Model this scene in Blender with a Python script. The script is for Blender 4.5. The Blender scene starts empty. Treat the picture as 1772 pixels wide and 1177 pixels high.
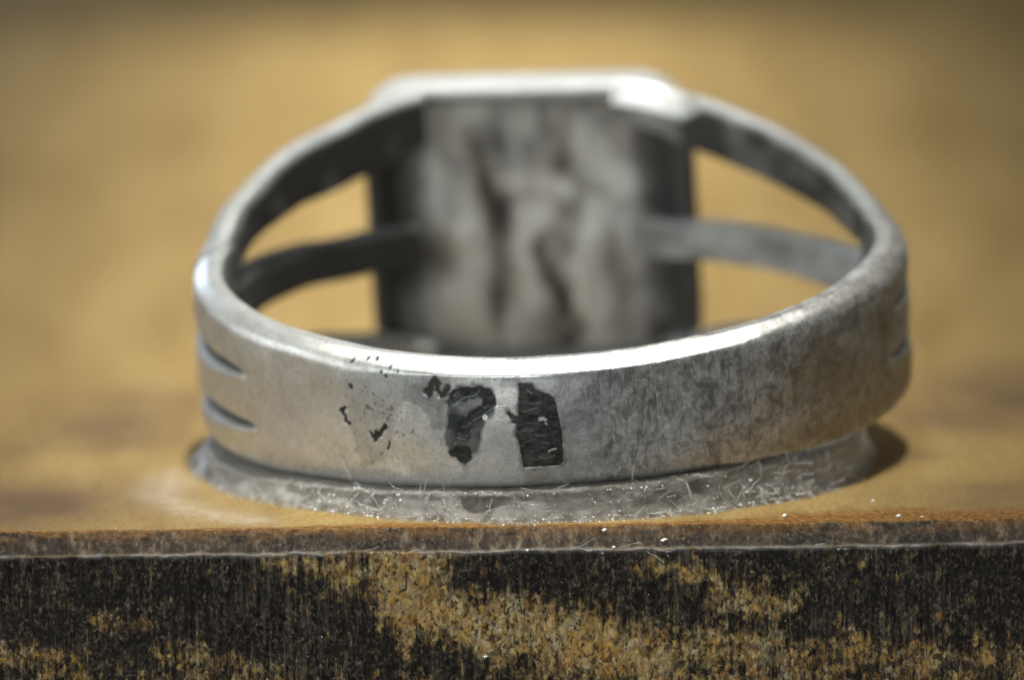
import bpy, bmesh, math, random
import numpy as np
from mathutils import Matrix, Vector, geometry
# 1 Blender unit = 1 mm (a finger ring about 22 mm across)
sc = bpy.context.scene
sc.unit_settings.system = 'METRIC'
sc.unit_settings.scale_length = 0.001
rng = np.random.default_rng(7)
random.seed(7)
RAD = math.radians

# ------------------------------------------------------------------ camera
EC, ROLL = RAD(9.287), RAD(0.78)
RING_C = Vector((0, 0, 4.1226))
TILT, RROLL = RAD(7.0), RAD(2.528)
fw = Vector((0, math.cos(EC), -math.sin(EC)))
up0 = Vector((0, math.sin(EC), math.cos(EC)))
r0 = Vector((1, 0, 0))
upv = up0 * math.cos(ROLL) + r0 * math.sin(ROLL)
rtv = r0 * math.cos(ROLL) - up0 * math.sin(ROLL)
cd = bpy.data.cameras.new('camera')
cam = bpy.data.objects.new('camera', cd)
sc.collection.objects.link(cam)
cam_loc = RING_C - (1.238 * rtv + 0.631 * upv + 190.0 * fw)
m3 = Matrix((rtv, upv, -fw)).transposed()
cam.matrix_world = Matrix.Translation(cam_loc) @ m3.to_4x4()
cd.sensor_width = 36.0
cd.lens = 36.0 * 59.5 * 179.5 / 1772
cd.clip_start, cd.clip_end = 1.0, 2000.0
cd.dof.use_dof = True
cd.dof.focus_distance = 178.9
cd.dof.aperture_fstop = cd.lens * 1e-3 / (2 * 2.45)      # lens opening 4.9 mm across
sc.camera = cam

# ------------------------------------------------------------------ room light and added lamps
world = bpy.data.worlds.new("World")
sc.world = world
world.use_nodes = True
bg = world.node_tree.nodes['Background']
bg.inputs[0].default_value = (0.985, 1.0, 0.965, 1)
bg.inputs[1].default_value = 0.22
sc.view_settings.view_transform = 'Standard'
sc.view_settings.look = 'None'
sc.view_settings.exposure = 0.0
sc.view_settings.gamma = 1.0
sc.cycles.use_denoising = True

def lamp(name, loc, target, size, size_y, watts, col, spread=180):
    ld = bpy.data.lights.new(name, 'AREA')
    ld.shape = 'RECTANGLE'
    ld.size, ld.size_y = size, size_y
    ld.energy = watts
    ld.color = col
    ld.spread = RAD(spread)
    o = bpy.data.objects.new(name, ld)
    sc.collection.objects.link(o)
    o.location = loc
    d = Vector(target) - Vector(loc)
    z = -d.normalized()                              # the long side of the lamp lies along the scene's depth
    x = Vector((0, 1, 0)).cross(z).normalized() if abs(z.y) < .6 and abs(z.z) > .6 else Vector((0, 0, 1)).cross(z).normalized()
    o.rotation_euler = Matrix((x, z.cross(x), z)).transposed().to_euler()
    return o
lamp('vignette_lamp', (12, 52, 260), (-3, 52, 0), 28, 138, 0.34e5, (1.0, 0.985, 0.91), 9.3)  # unseen narrow-beam lamp added so the outer ground darkens like a vignette
lamp('ceiling_lamp', (-26, 56, 320), (0, 0, 0), 84, 84, 0.25e5, (0.99, 1.0, 0.97))
lamp('window_light', (-110, 300, 62), (0, 0, 4), 50, 90, 1.1e5, (0.66, 0.80, 1.0))
lamp('side_light', (-320, 0, 110), (0, 0, 2), 230, 230, 2.9e5, (0.985, 1.0, 0.98))
lamp('fill_light', (-190, -300, 80), (0, 0, 0), 260, 150, 6.2e5, (0.985, 1.0, 0.975))  # unseen fill lamp added to brighten the front of the band

# ------------------------------------------------------------------ helpers
def mesh_obj(name, V, F, mat, parent=None, attrs=None, smooth=True, sharp=None):
    me = bpy.data.meshes.new(name)
    V = np.asarray(V, dtype=np.float32)
    if isinstance(F, np.ndarray):
        n = len(F); k = F.shape[1]
        me.vertices.add(len(V)); me.vertices.foreach_set('co', V.ravel())
        me.loops.add(n * k); me.loops.foreach_set('vertex_index', F.astype(np.int32).ravel())
        me.polygons.add(n); me.polygons.foreach_set('loop_start', np.arange(0, n * k, k, dtype=np.int32))
        me.update(calc_edges=True)
    else:
        me.from_pydata([tuple(map(float, v)) for v in V], [], F)
    me.validate()
    if smooth:
        me.polygons.foreach_set('use_smooth', np.ones(len(me.polygons), dtype=bool))
    for k, a in (attrs or {}).items():
        at = me.attributes.new(k, 'FLOAT', 'POINT')
        at.data.foreach_set('value', np.asarray(a, dtype=np.float32).ravel())
    me.materials.append(mat)
    if sharp:
        me.set_sharp_from_angle(angle=RAD(sharp))
    o = bpy.data.objects.new(name, me)
    sc.collection.objects.link(o)
    if parent is not None:
        o.parent = parent
    return o

def grid_faces(nu, nv, wrap_v=False, off=0):
    i = np.arange(nu - 1)[:, None]; j = np.arange(nv if wrap_v else nv - 1)[None, :]
    j2 = (j + 1) % nv
    return np.stack([(i * nv + j), (i * nv + j2), ((i + 1) * nv + j2), ((i + 1) * nv + j)], -1).reshape(-1, 4) + off

def sstep(a, b, x):
    t = np.clip((x - a) / (b - a), 0, 1)
    return t * t * (3 - 2 * t)

def seg_dist(X, Y, pts, closed=False):
    d = np.full(X.shape, 1e9)
    n = len(pts)
    for i in range(n if closed else max(n - 1, 1)):
        ax, ay = pts[i]; bx, by = pts[(i + 1) % n] if n > 1 else pts[0]
        dx, dy = bx - ax, by - ay
        L = dx * dx + dy * dy
        t = np.clip(((X - ax) * dx + (Y - ay) * dy) / L, 0, 1) if L > 0 else 0
        d = np.minimum(d, np.hypot(X - ax - t * dx, Y - ay - t * dy))
    return d

def poly_sd(X, Y, pts):
    inside = np.zeros(X.shape, dtype=bool)
    n = len(pts)
    for i in range(n):
        ax, ay = pts[i]; bx, by = pts[(i + 1) % n]
        if ay == by: continue
        c = (ay > Y) != (by > Y)
        inside ^= c & (X < (bx - ax) * (Y - ay) / (by - ay) + ax)
    d = seg_dist(X, Y, pts, True)
    return np.where(inside, -d, d)

def vnoise(X, Y, s, seed):
    r = np.random.default_rng(seed)
    T = r.random((128, 128))
    x, y = X * s, Y * s
    xi, yi = np.floor(x).astype(int), np.floor(y).astype(int)
    fx, fy = x - xi, y - yi
    fx = fx * fx * (3 - 2 * fx); fy = fy * fy * (3 - 2 * fy)
    g = lambda a, b: T[a % 128, b % 128]
    return (g(xi, yi) * (1 - fx) + g(xi + 1, yi) * fx) * (1 - fy) + (g(xi, yi + 1) * (1 - fx) + g(xi + 1, yi + 1) * fx) * fy

# ------------------------------------------------------------------ node helpers
class NT:
    def __init__(s, name):
        s.m = bpy.data.materials.new(name)
        s.m.use_nodes = True
        s.t = s.m.node_tree
        s.b = s.t.nodes['Principled BSDF']
        s.co = s.t.nodes.new('ShaderNodeTexCoord').outputs['Object']
    def link(s, a, b): s.t.links.new(a, b)
    def val(s, sock, v):
        if hasattr(v, 'is_output'): s.link(v, sock)
        else: sock.default_value = v
    def mapping(s, scale=(1, 1, 1), rot=(0, 0, 0), loc=(0, 0, 0)):
        n = s.t.nodes.new('ShaderNodeMapping')
        s.link(s.co, n.inputs['Vector'])
        n.inputs['Scale'].default_value = scale
        n.inputs['Rotation'].default_value = rot
        n.inputs['Location'].default_value = loc
        return n.outputs[0]
    def noise(s, vec, scale, detail=4, rough=0.55, dist=0.0):
        n = s.t.nodes.new('ShaderNodeTexNoise')
        s.link(vec, n.inputs['Vector'])
        n.inputs['Scale'].default_value = scale
        n.inputs['Detail'].default_value = detail
        n.inputs['Roughness'].default_value = rough
        n.inputs['Distortion'].default_value = dist
        return n.outputs['Fac']
    def voro(s, vec, scale, feature='F1', out='Distance', rnd=1.0):
        n = s.t.nodes.new('ShaderNodeTexVoronoi')
        n.feature = feature
        s.link(vec, n.inputs['Vector'])
        n.inputs['Scale'].default_value = scale
        n.inputs['Randomness'].default_value = rnd
        return n.outputs[out]
    def attr(s, name):
        n = s.t.nodes.new('ShaderNodeAttribute')
        n.attribute_name = name
        return n.outputs['Fac']
    def ramp(s, fac, stops, interp='LINEAR'):
        n = s.t.nodes.new('ShaderNodeValToRGB')
        n.color_ramp.interpolation = interp
        e = n.color_ramp.elements
        while len(e) < len(stops): e.new(0.5)
        for i, (p, c) in enumerate(stops):
            e[i].position = p
            e[i].color = (c, c, c, 1) if isinstance(c, (int, float)) else (*c, 1)
        s.link(fac, n.inputs[0])
        return n.outputs[0]
    def math(s, op, a, b=0.0, clamp=False):
        n = s.t.nodes.new('ShaderNodeMath')
        n.operation = op; n.use_clamp = clamp
        s.val(n.inputs[0], a); s.val(n.inputs[1], b)
        return n.outputs[0]
    def mix(s, fac, a, b, mode='MIX'):
        n = s.t.nodes.new('ShaderNodeMix')
        n.data_type = 'RGBA'; n.blend_type = mode
        s.val(n.inputs[0], fac)
        for sock, v in ((n.inputs[6], a), (n.inputs[7], b)):
            if hasattr(v, 'is_output'): s.link(v, sock)
            else: sock.default_value = (*v, 1)
        return n.outputs[2]
    def bump(s, h, strength, dist):
        n = s.t.nodes.new('ShaderNodeBump')
        n.inputs['Strength'].default_value = strength
        n.inputs['Distance'].default_value = dist
        s.link(h, n.inputs['Height'])
        s.link(n.outputs[0], s.b.inputs['Normal'])
    def set(s, **k):
        for key, v in k.items():
            sock = s.b.inputs[key.replace('_', ' ')]
            if isinstance(v, tuple): v = (*v, 1)
            s.val(sock, v)

# ------------------------------------------------------------------ materials
def silver_material():
    n = NT('worn_silver')
    base = n.mapping()
    fine = n.noise(base, 7.0, 6, 0.65)
    med = n.noise(base, 1.1, 5, 0.6, 0.4)
    big = n.noise(n.mapping(loc=(3, 1, 5)), 0.33, 3, 0.5)
    # vertical rub marks: the lines run along the ring's axis
    rub = n.noise(n.mapping(scale=(5, 5, 1.3)), 1.2, 5, 0.7)
    hair = n.noise(n.mapping(scale=(22, 22, 2.2), rot=(0.25, 0.2, 0.0)), 1.0, 2, 0.5)
    hair2 = n.noise(n.mapping(scale=(16, 16, 1.1), rot=(-0.1, 0.35, 0.0), loc=(5, 0, 2)), 1.0, 2, 0.5)
    hair = n.math('MAXIMUM', n.ramp(hair, [(0.63, 0.0), (0.70, 1.0)]), n.ramp(hair2, [(0.66, 0.0), (0.71, 1.0)]))
    grain = n.noise(base, 26.0, 3, 0.7)
    col = n.ramp(med, [(0.30, (0.56, 0.585, 0.585)), (0.5, (0.71, 0.74, 0.745)), (0.72, (0.82, 0.85, 0.86))])
    blotch = n.noise(base, 2.6, 6, 0.7, 0.8)
    col = n.mix(n.ramp(big, [(0.42, 0.0), (0.65, 0.45)]), col, (0.58, 0.565, 0.515))
    col = n.mix(n.math('MULTIPLY', n.ramp(blotch, [(0.36, 0.75), (0.52, 0.0)]), n.math('ADD', n.attr('rubbed'), 0.12)), col, (0.27, 0.27, 0.255))
    col = n.mix(n.ramp(blotch, [(0.56, 0.0), (0.72, 0.6)]), col, (0.86, 0.85, 0.81))
    col = n.mix(n.ramp(fine, [(0.37, 0.55), (0.48, 0.0)]), col, (0.36, 0.355, 0.335))
    col = n.mix(n.ramp(fine, [(0.57, 0.0), (0.68, 0.6)]), col, (0.92, 0.91, 0.88))
    col = n.mix(n.math('MULTIPLY', n.ramp(rub, [(0.34, 0.5), (0.47, 0.0)]), n.attr('rubbed')), col, (0.22, 0.21, 0.20))
    dpat = n.noise(n.mapping(loc=(7, 3, 2)), 1.0, 6, 0.75, 1.2)
    col = n.mix(n.math('MULTIPLY', n.ramp(dpat, [(0.47, 0.0), (0.60, 0.75)]), n.attr('rubbed')), col, (0.17, 0.165, 0.155))
    col = n.mix(n.math('MULTIPLY', hair, n.math('MULTIPLY', n.attr('rubbed'), 0.75)), col, (0.92, 0.92, 0.9))
    col = n.mix(n.ramp(grain, [(0.36, 0.6), (0.47, 0.0)]), col, (0.26, 0.25, 0.235))
    tone = n.attr('tone')
    col = n.mix(n.math('MULTIPLY', tone, 1.0, True), col, (0.95, 0.93, 0.88))
    col = n.mix(n.math('MULTIPLY', tone, -1.0, True), col, (0.055, 0.062, 0.064))
    col = n.mix(n.math('MULTIPLY', n.attr('warm'), 1.0, True), col, (0.30, 0.255, 0.195))
    col = n.mix(n.attr('tarnish_shade'), col, (0.018, 0.0165, 0.015))  # tarnish together with recess shade painted into the colour
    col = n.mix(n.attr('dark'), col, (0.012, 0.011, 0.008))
    n.set(Base_Color=col)
    tn = n.math('MAXIMUM', n.attr('tarnish_shade'), n.attr('dark'))
    met = n.math('SUBTRACT', 0.86, n.math('MULTIPLY', tn, 0.65))
    n.set(Metallic=n.math('ADD', met, n.math('MULTIPLY', n.math('MINIMUM', n.attr('polish'), 0.0), 0.55), True))
    rough = n.ramp(fine, [(0.3, 0.46), (0.7, 0.33)])
    rough = n.math('ADD', rough, n.math('MULTIPLY', tn, 0.35))
    n.set(Roughness=n.math('SUBTRACT', rough, n.math('MULTIPLY', n.attr('polish'), 0.16)))
    h = n.math('ADD', n.math('MULTIPLY', fine, 0.5), n.math('MULTIPLY', grain, 0.35))
    h = n.math('ADD', h, n.math('MULTIPLY', med, 1.2))
    h = n.math('SUBTRACT', h, n.math('MULTIPLY', hair, 0.25))
    n.bump(h, 0.45, 0.030)
    return n.m

def patch_material(name, c0, c1, scale, rough):
    n = NT(name)
    f = n.noise(n.mapping(), scale, 5, 0.65)
    st = n.noise(n.mapping(scale=(2.0, 2.0, 9), rot=(0.15, 0.2, 0)), 1.6, 3, 0.6)
    col = n.ramp(f, [(0.35, c0), (0.68, c1)])
    col = n.mix(n.ramp(st, [(0.54, 0.0), (0.72, 0.45)]), col, (0.22, 0.225, 0.22))
    n.set(Base_Color=col, Roughness=rough, Metallic=0.0)
    n.b.inputs['Specular IOR Level'].default_value = 0.25
    n.bump(f, 0.4, 0.03)
    return n.m

def wood_material():
    n = NT('stained_wood')
    base = n.mapping()
    geo = n.t.nodes.new('ShaderNodeNewGeometry')
    # ---- top: pale tan along the grain
    g1 = n.noise(n.mapping(scale=(0.35, 0.05, 0.2), rot=(0, 0, -0.35)), 1.0, 4, 0.5, 0.6)
    g2 = n.noise(n.mapping(scale=(6, 1.2, 6), rot=(0, 0, -0.35)), 1.0, 4, 0.6)
    g3 = n.noise(base, 9.0, 4, 0.7)
    top = n.ramp(g1, [(0.32, (0.215, 0.152, 0.056)), (0.5, (0.29, 0.212, 0.081)), (0.68, (0.345, 0.256, 0.104))])
    top = n.mix(n.ramp(g2, [(0.36, 0.55), (0.55, 0.0)]), top, (0.24, 0.135, 0.05))
    top = n.mix(n.ramp(g3, [(0.42, 0.45), (0.55, 0.0)]), top, (0.18, 0.09, 0.03))
    top = n.mix(n.attr('smudge_shade'), top, (0.12, 0.075, 0.042))
    top = n.mix(n.attr('haze'), top, (0.60, 0.57, 0.52))
    # ---- rim of bare orange wood along the arris
    om = n.noise(n.mapping(scale=(1, 1, 1)), 5.0, 5, 0.7)
    orange = n.ramp(om, [(0.35, (0.06, 0.027, 0.009)), (0.5, (0.18, 0.088, 0.024)), (0.66, (0.34, 0.19, 0.065))])
    top = n.mix(n.attr('orange'), top, orange)
    # ---- front: burnt dark stain with bare golden fibres
    streak = n.noise(n.mapping(scale=(7.5, 7.5, 0.55)), 1.0, 5, 0.65)
    vm = n.mapping(scale=(1, 1, 0.72))
    jit = n.t.nodes.new('ShaderNodeTexNoise'); jit.inputs['Scale'].default_value = 9.0
    n.link(vm, jit.inputs['Vector'])
    wob = n.t.nodes.new('ShaderNodeVectorMath'); wob.operation = 'MULTIPLY_ADD'
    n.link(jit.outputs['Color'], wob.inputs[0]); wob.inputs[1].default_value = (0.16, 0.16, 0.16); n.link(vm, wob.inputs[2])
    vv = wob.outputs[0]
    sep = n.t.nodes.new('ShaderNodeSeparateColor'); n.link(n.voro(vv, 6.5, 'F1', 'Color'), sep.inputs[0])
    sep2 = n.t.nodes.new('ShaderNodeSeparateColor'); n.link(n.voro(vv, 12.0, 'F1', 'Color'), sep2.inputs[0])
    dome = n.ramp(n.voro(vv, 6.5, 'SMOOTH_F1'), [(0.15, 1.0), (0.55, 0.5)])
    dome2 = n.ramp(n.voro(vv, 12.0, 'SMOOTH_F1'), [(0.12, 1.0), (0.50, 0.3)])
    spk = n.noise(n.mapping(scale=(1, 1, 0.75)), 8.5, 4, 0.75)
    spk2 = n.noise(n.mapping(scale=(1, 1, 0.6), loc=(4, 2, 7)), 2.4, 5, 0.7)
    g = n.math('ADD', n.math('MULTIPLY', n.attr('gold'), 1.25), n.math('MULTIPLY', n.math('SUBTRACT', spk2, 0.5), 2.0))
    g = n.math('ADD', g, n.math('MULTIPLY', n.math('SUBTRACT', streak, 0.5), 1.8))
    p1 = n.ramp(n.math('SUBTRACT', g, n.math('MULTIPLY', sep.outputs[0], 0.85)), [(0.0, 0.0), (0.62, 1.0)])
    p2 = n.ramp(n.math('SUBTRACT', g, n.math('MULTIPLY', sep2.outputs[0], 1.0)), [(0.0, 0.0), (0.55, 1.0)])
    sarea = n.ramp(n.noise(n.mapping(loc=(9, 2, 4)), 0.35, 2, 0.5), [(0.42, 0.12), (0.6, 1.0)])
    dk = n.ramp(n.math('ADD', n.math('MULTIPLY', n.math('SUBTRACT', streak, 0.46), sarea), 0.46), [(0.34, (0.0055, 0.005, 0.005)), (0.50, (0.018, 0.016, 0.0145)), (0.66, (0.075, 0.068, 0.056))])
    grey = n.ramp(sep2.outputs[1], [(0.35, 0.0), (0.98, 1.0)])
    dk = n.mix(n.math('MULTIPLY', n.math('MULTIPLY', grey, dome2), n.ramp(spk2, [(0.38, 0.25), (0.6, 1.0)])), dk, (0.17, 0.145, 0.105))
    gold = n.ramp(sep.outputs[1], [(0.0, (0.30, 0.11, 0.022)), (0.10, (0.46, 0.25, 0.06)), (0.26, (0.50, 0.36, 0.10)), (0.45, (0.60, 0.50, 0.22)), (0.65, (0.72, 0.66, 0.42)), (0.80, (0.42, 0.38, 0.29)), (0.92, (0.40, 0.27, 0.13)), (1.0, (0.16, 0.12, 0.09))])
    gold2 = n.ramp(sep2.outputs[2], [(0.0, (0.10, 0.072, 0.06)), (0.22, (0.20, 0.15, 0.10)), (0.40, (0.50, 0.40, 0.16)), (0.6, (0.66, 0.60, 0.38)), (0.75, (0.38, 0.35, 0.28)), (0.88, (0.44, 0.20, 0.045)), (1.0, (0.70, 0.58, 0.22))])
    gold = n.mix(0.42, gold, gold2)
    gold = n.mix(n.ramp(n.noise(n.mapping(loc=(2, 8, 1)), 0.9, 3, 0.6), [(0.36, 0.15), (0.58, 0.85)]), gold, n.mix(0.6, gold, (0.52, 0.27, 0.05)))
    gold = n.mix(n.ramp(sep2.outputs[0], [(0.10, 0.85), (0.30, 0.0)]), gold, (0.045, 0.034, 0.028))
    front = n.mix(n.math('MULTIPLY', p1, dome), dk, gold)
    front = n.mix(n.math('MULTIPLY', n.math('MULTIPLY', p2, dome2), 0.7), front, gold)
    # pale fibres run down the face
    fib = n.noise(n.mapping(scale=(13, 13, 0.35), loc=(2, 0, 1)), 1.0, 2, 0.5)
    front = n.mix(n.math('MULTIPLY', n.ramp(fib, [(0.64, 0.0), (0.74, 0.5)]), n.ramp(spk2, [(0.42, 0.0), (0.6, 1.0)])), front, (0.30, 0.26, 0.18))
    # ---- bevel: half worn
    soft = n.noise(n.mapping(scale=(1, 0.5, 0.5), loc=(1, 5, 3)), 3.2, 6, 0.72)
    bev = n.ramp(n.math('ADD', n.math('MULTIPLY', soft, 0.75), n.math('MULTIPLY', streak, 0.25)), [(0.36, (0.016, 0.013, 0.011)), (0.5, (0.050, 0.040, 0.031)), (0.64, (0.19, 0.15, 0.105))])
    bev = n.mix(n.ramp(n.noise(n.mapping(scale=(1, 0.2, 0.2), loc=(3, 1, 1)), 0.55, 4, 0.65), [(0.44, 0.85), (0.58, 0.0)]), bev, dk)
    bev = n.mix(n.attr('orange'), bev, orange)
    col = n.mix(n.attr('face'), top, front)
    col = n.mix(n.attr('bevel'), col, bev)
    lint = n.noise(n.mapping(scale=(2.2, 6, 6)), 1.0, 5, 0.7)
    col = n.mix(n.math('MULTIPLY', n.attr('arris'), n.ramp(lint, [(0.32, 0.05), (0.68, 0.62)])), col, (0.42, 0.42, 0.42))  # pale dust and a lit-edge highlight painted along the arris
    n.set(Base_Color=col, Roughness=0.72)
    n.b.inputs['Specular IOR Level'].default_value = 0.08
    h = n.math('ADD', n.math('MULTIPLY', spk, 0.8), n.math('MULTIPLY', streak, 0.8))
    h = n.math('ADD', h, n.math('MULTIPLY', n.math('MULTIPLY', dome, p1), 0.8))
    n.bump(h, 0.8, 0.09)
    return n.m

def glue_material():
    n = NT('dusty_clear_glue')
    base = n.mapping()
    a = n.noise(base, 2.2, 5, 0.65, 0.6)
    b = n.noise(base, 11.0, 4, 0.75)
    st = n.noise(n.mapping(scale=(1.2, 1.2, 6)), 1.6, 4, 0.6)
    col = n.ramp(a, [(0.33, (0.11, 0.105, 0.09)), (0.52, (0.19, 0.184, 0.165)), (0.72, (0.30, 0.295, 0.275))])
    col = n.mix(n.ramp(st, [(0.38, 0.55), (0.55, 0.0)]), col, (0.13, 0.12, 0.10))
    dust = n.ramp(b, [(0.58, 0.0), (0.72, 0.6)])
    dust = n.math('MULTIPLY', dust, n.ramp(a, [(0.35, 0.25), (0.6, 1.0)]))
    col = n.mix(n.math('MULTIPLY', n.attr('side_lit'), n.ramp(a, [(0.34, 0.35), (0.6, 0.9)])), col, (0.46, 0.455, 0.43))  # sides of the bead painted lighter, as if better lit
    col = n.mix(dust, col, (0.72, 0.72, 0.70))
    col = n.mix(n.math('MULTIPLY', n.attr('foot'), n.ramp(a, [(0.35, 0.2), (0.6, 0.9)])), col, (0.42, 0.39, 0.33))
    n.set(Base_Color=col, Roughness=n.ramp(b, [(0.4, 0.28), (0.65, 0.6)]))
    thin = n.math('MULTIPLY', n.attr('foot'), n.ramp(n.noise(base, 3.6, 5, 0.7), [(0.36, 1.0), (0.62, 0.35)]))
    n.set(Alpha=n.math('SUBTRACT', 1.0, thin, True))      # thins out to a clear film at its foot
    n.b.inputs['Subsurface Weight'].default_value = 0.0
    n.b.inputs['Transmission Weight'].default_value = 0.30
    n.b.inputs['IOR'].default_value = 1.46
    n.bump(n.math('ADD', b, a), 0.6, 0.06)
    return n.m

def plain(name, c, rough=0.8):
    n = NT(name)
    f = n.noise(n.mapping(), 14.0, 2, 0.5)
    n.set(Base_Color=n.ramp(f, [(0.3, tuple(x * 0.8 for x in c)), (0.7, c)]), Roughness=rough)
    return n.m

SILVER = silver_material()
BLACK = patch_material('black_enamel', (0.004, 0.004, 0.004), (0.055, 0.060, 0.058), 3.4, 0.46)
WOOD = wood_material()
GLUE = glue_material()
LINT = plain('pale_lint', (0.62, 0.62, 0.60))
DUST = plain('white_dust', (0.80, 0.80, 0.78))

# ------------------------------------------------------------------ wooden block
EY, BEV_Y, BEV_Z = -12.05, 0.62, 0.62
def build_block():
    xs = np.concatenate([np.linspace(-70, -20, 21)[:-1], np.linspace(-20, 20, 401), np.linspace(20, 70, 21)[1:]])
    prof = []                                    # (y, z, zone)
    for y in [165, 140, 115, 95, 80, 66, 54, 44, 36, 29, 23, 18, 14, 10.5, 8, 6, 4.5, 3, 1.5, 0, -1.5, -3, -4.5]: prof.append((y, 0.0))
    for y in np.linspace(-6, EY - 0.0, 60): prof.append((y, 0.0))
    ntop = len(prof)
    for k in np.linspace(0, 1, 16)[1:]: prof.append((EY - BEV_Y * k, -BEV_Z * k))
    nbev = len(prof)
    for z in np.linspace(-BEV_Z, -6.5, 110)[1:]: prof.append((EY - BEV_Y, z))
    for z in (-9, -13, -18, -24): prof.append((EY - BEV_Y, z))
    prof = np.array(prof)
    X = np.repeat(xs[:, None], len(prof), 1)
    Y = np.repeat(prof[None, :, 0], len(xs), 0).copy()
    Z = np.repeat(prof[None, :, 1], len(xs), 0).copy()
    idx = np.arange(len(prof))[None, :] + 0 * X.astype(int)
    near = sstep(4, -2, Y)
    # uneven surface and a slightly ragged arris
    w1 = vnoise(X, Y + Z * 0.2, 0.5, 1) - 0.5
    w2 = vnoise(X, 0 * X, 1.6, 2) - 0.5
    w3 = vnoise(X, Z * 0.35, 5.0, 3) - 0.5
    front = sstep(nbev - 8, nbev + 4, idx)
    topm = idx < ntop
    Z += np.where(idx <= nbev, w1 * 0.05 * near, 0)
    bz = np.exp(-((idx - nbev + 1) / 4.0) ** 2)
    Z += bz * (w2 * 0.06 + (vnoise(X, 0 * X, 5, 4) - .5) * 0.03)
    Y += front * ((w3 * 0.10) + (vnoise(X, Z, 9, 5) - .5) * 0.05 + w1 * 0.05)
    bt = np.exp(-((idx - ntop + 1) / 4.0) ** 2)
    Y += bt * ((vnoise(X, 0 * X, 0.8, 6) - .5) * 0.22 + (vnoise(X, 0 * X, 3, 7) - .5) * 0.1)
    # attributes
    face = sstep(nbev - 2.5, nbev - 0.5, idx)
    bev = sstep(ntop - 3, ntop, idx + (vnoise(X, idx * 1.0, 3, 11) - .5) * 3) * (1 - face)
    orange = np.zeros_like(X)
    edge_d = np.where(topm, Y - EY, 0)
    reach = 0.30 + 2.3 * sstep(2.5, 9, X) + 0.7 * np.exp(-((X + 5) / 3.0) ** 2)
    orange = np.where(topm, sstep(1.0, 0.25, edge_d / (reach * (0.65 + 0.7 * vnoise(X, Y, 2.0, 12)))), 0)
    ob = sstep(ntop + 9, ntop - 1, idx) * np.where(~topm, 1, 0)
    orange = np.maximum(orange, ob * 0.45 * sstep(0.25, 0.6, vnoise(X, idx * .3, 1.5, 14) + 0.2 * np.exp(-((X + 1) / 8) ** 2)))
    arris = np.exp(-((idx - (nbev - 1)) / 1.1) ** 2) * sstep(0.12, 0.5, vnoise(X, 0 * X, 1.1, 15) * 0.6 + vnoise(X, 0 * X, 4, 16) * 0.4)
    GOLD = [
        ([(-8.11,-.7),(-6.78,-1.05),(-5.45,-1.41),(-4.61,-1.34),(-3.78,-1.69)], .42, .75),
        ([(-4.44,-.95),(-4.23,-1.6),(-4.13,-2.2)], .65, 1.25), ([(-4.2,-2.2),(-4.48,-3.39)], .3, .6),
        ([(-3.79,-2.2),(-2.29,-2.65),(-.8,-3.1),(.71,-3.46),(2.04,-3.99)], .6, 1.15),
        ([(2.04,-3.99),(3.88,-3.59),(6.06,-3.54)], .5, .85),
        ([(2.9,-1.19),(3.9,-1.63),(4.9,-2.07),(6.4,-2.26)], .4, .75),
        ([(.53,-4.4),(5.55,-4.5),(8.57,-3.91),(9.91,-4.1),(13.46,-3.98),(17,-4.2)], .5, .55),
        ([(-15.86,-3.57),(-14.2,-4.1)], .4, .6), ([(-12.83,-2.59),(-12.33,-2.77)], .25, .5),
        ([(-11.34,-3.46),(-10.51,-3.82),(-8.17,-4.02)], .3, .5), ([(-5.44,-.65),(-4.11,-.92)], .3, .7),
        ([(8.58,-.75),(8.75,-1.53)], .25, .35), ([(-16,-5.6),(-4,-5.4),(4,-5.8),(16,-5.5)], .7, .8)]
    gold = np.zeros_like(X)
    Xw = X + (vnoise(X, Z, 1.2, 21) - .5) * 0.8; Zw = Z + (vnoise(X, Z, 1.4, 22) - .5) * 0.7
    sel = ~topm & (np.abs(X) < 22)
    gs = np.zeros(sel.sum())
    for pts, w, a in GOLD:
        gs = np.maximum(gs, a * np.exp(-(seg_dist(Xw[sel], Zw[sel], pts) / (w * 1.55)) ** 2))
    gold[sel] = gs
    gold[~topm & (np.abs(X) >= 22)] = 0.35
    smudge_shade = np.zeros_like(X)
    for (pts, w, a) in [([(-13.9, 3.0), (-13.0, 10)], 2.6, .75), ([(-15.3, -8.5), (-13.4, -3.5)], 0.40, .7),
                        ([(13.6, 5), (15.5, 12)], 3.0, .8), ([(11.2, -1.2), (10.3, -2.6)], .7, .6), ([(-24, -9), (-15.5, -7.5)], 3.6, 1.1), ([(13, -8.5), (22, -7)], 2.6, .7), ([(-17, 0), (-15.5, 4)], 1.2, .5),  # broad front-left patch paints in vignette shade beside the stains
                        ([(-19, -11), (-16, -9)], 1.2, .5), ([(16, -6), (20, 2)], 1.5, .45)]:
        smudge_shade = np.maximum(smudge_shade, a * np.exp(-(seg_dist(X, Y, pts) / w) ** 2))
    smudge_shade *= topm * (.55 + .75 * vnoise(X, Y, .6, 33))
    haze = np.where(topm, .30 * np.exp(-(seg_dist(X, Y, [(-11.6, -3.5), (-11.9, -6.5), (-10.6, -9.3), (-9, -10.6)]) / 0.8) ** 2) * (.4 + .6 * vnoise(X, Y, 3, 31)), 0)
    V = np.stack([X, Y, Z], -1).reshape(-1, 3)
    F = grid_faces(len(xs), len(prof))
    np_ = len(prof); n0 = len(V)
    # back, underside and ends close the block
    at = {'face': face, 'bevel': bev, 'orange': orange, 'arris': arris, 'gold': gold, 'smudge_shade': smudge_shade, 'haze': haze}
    A = {k: list(v.ravel()) for k, v in at.items()}
    V = list(map(tuple, V)); F = [tuple(f) for f in F.tolist()]
    nx = len(xs)
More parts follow.
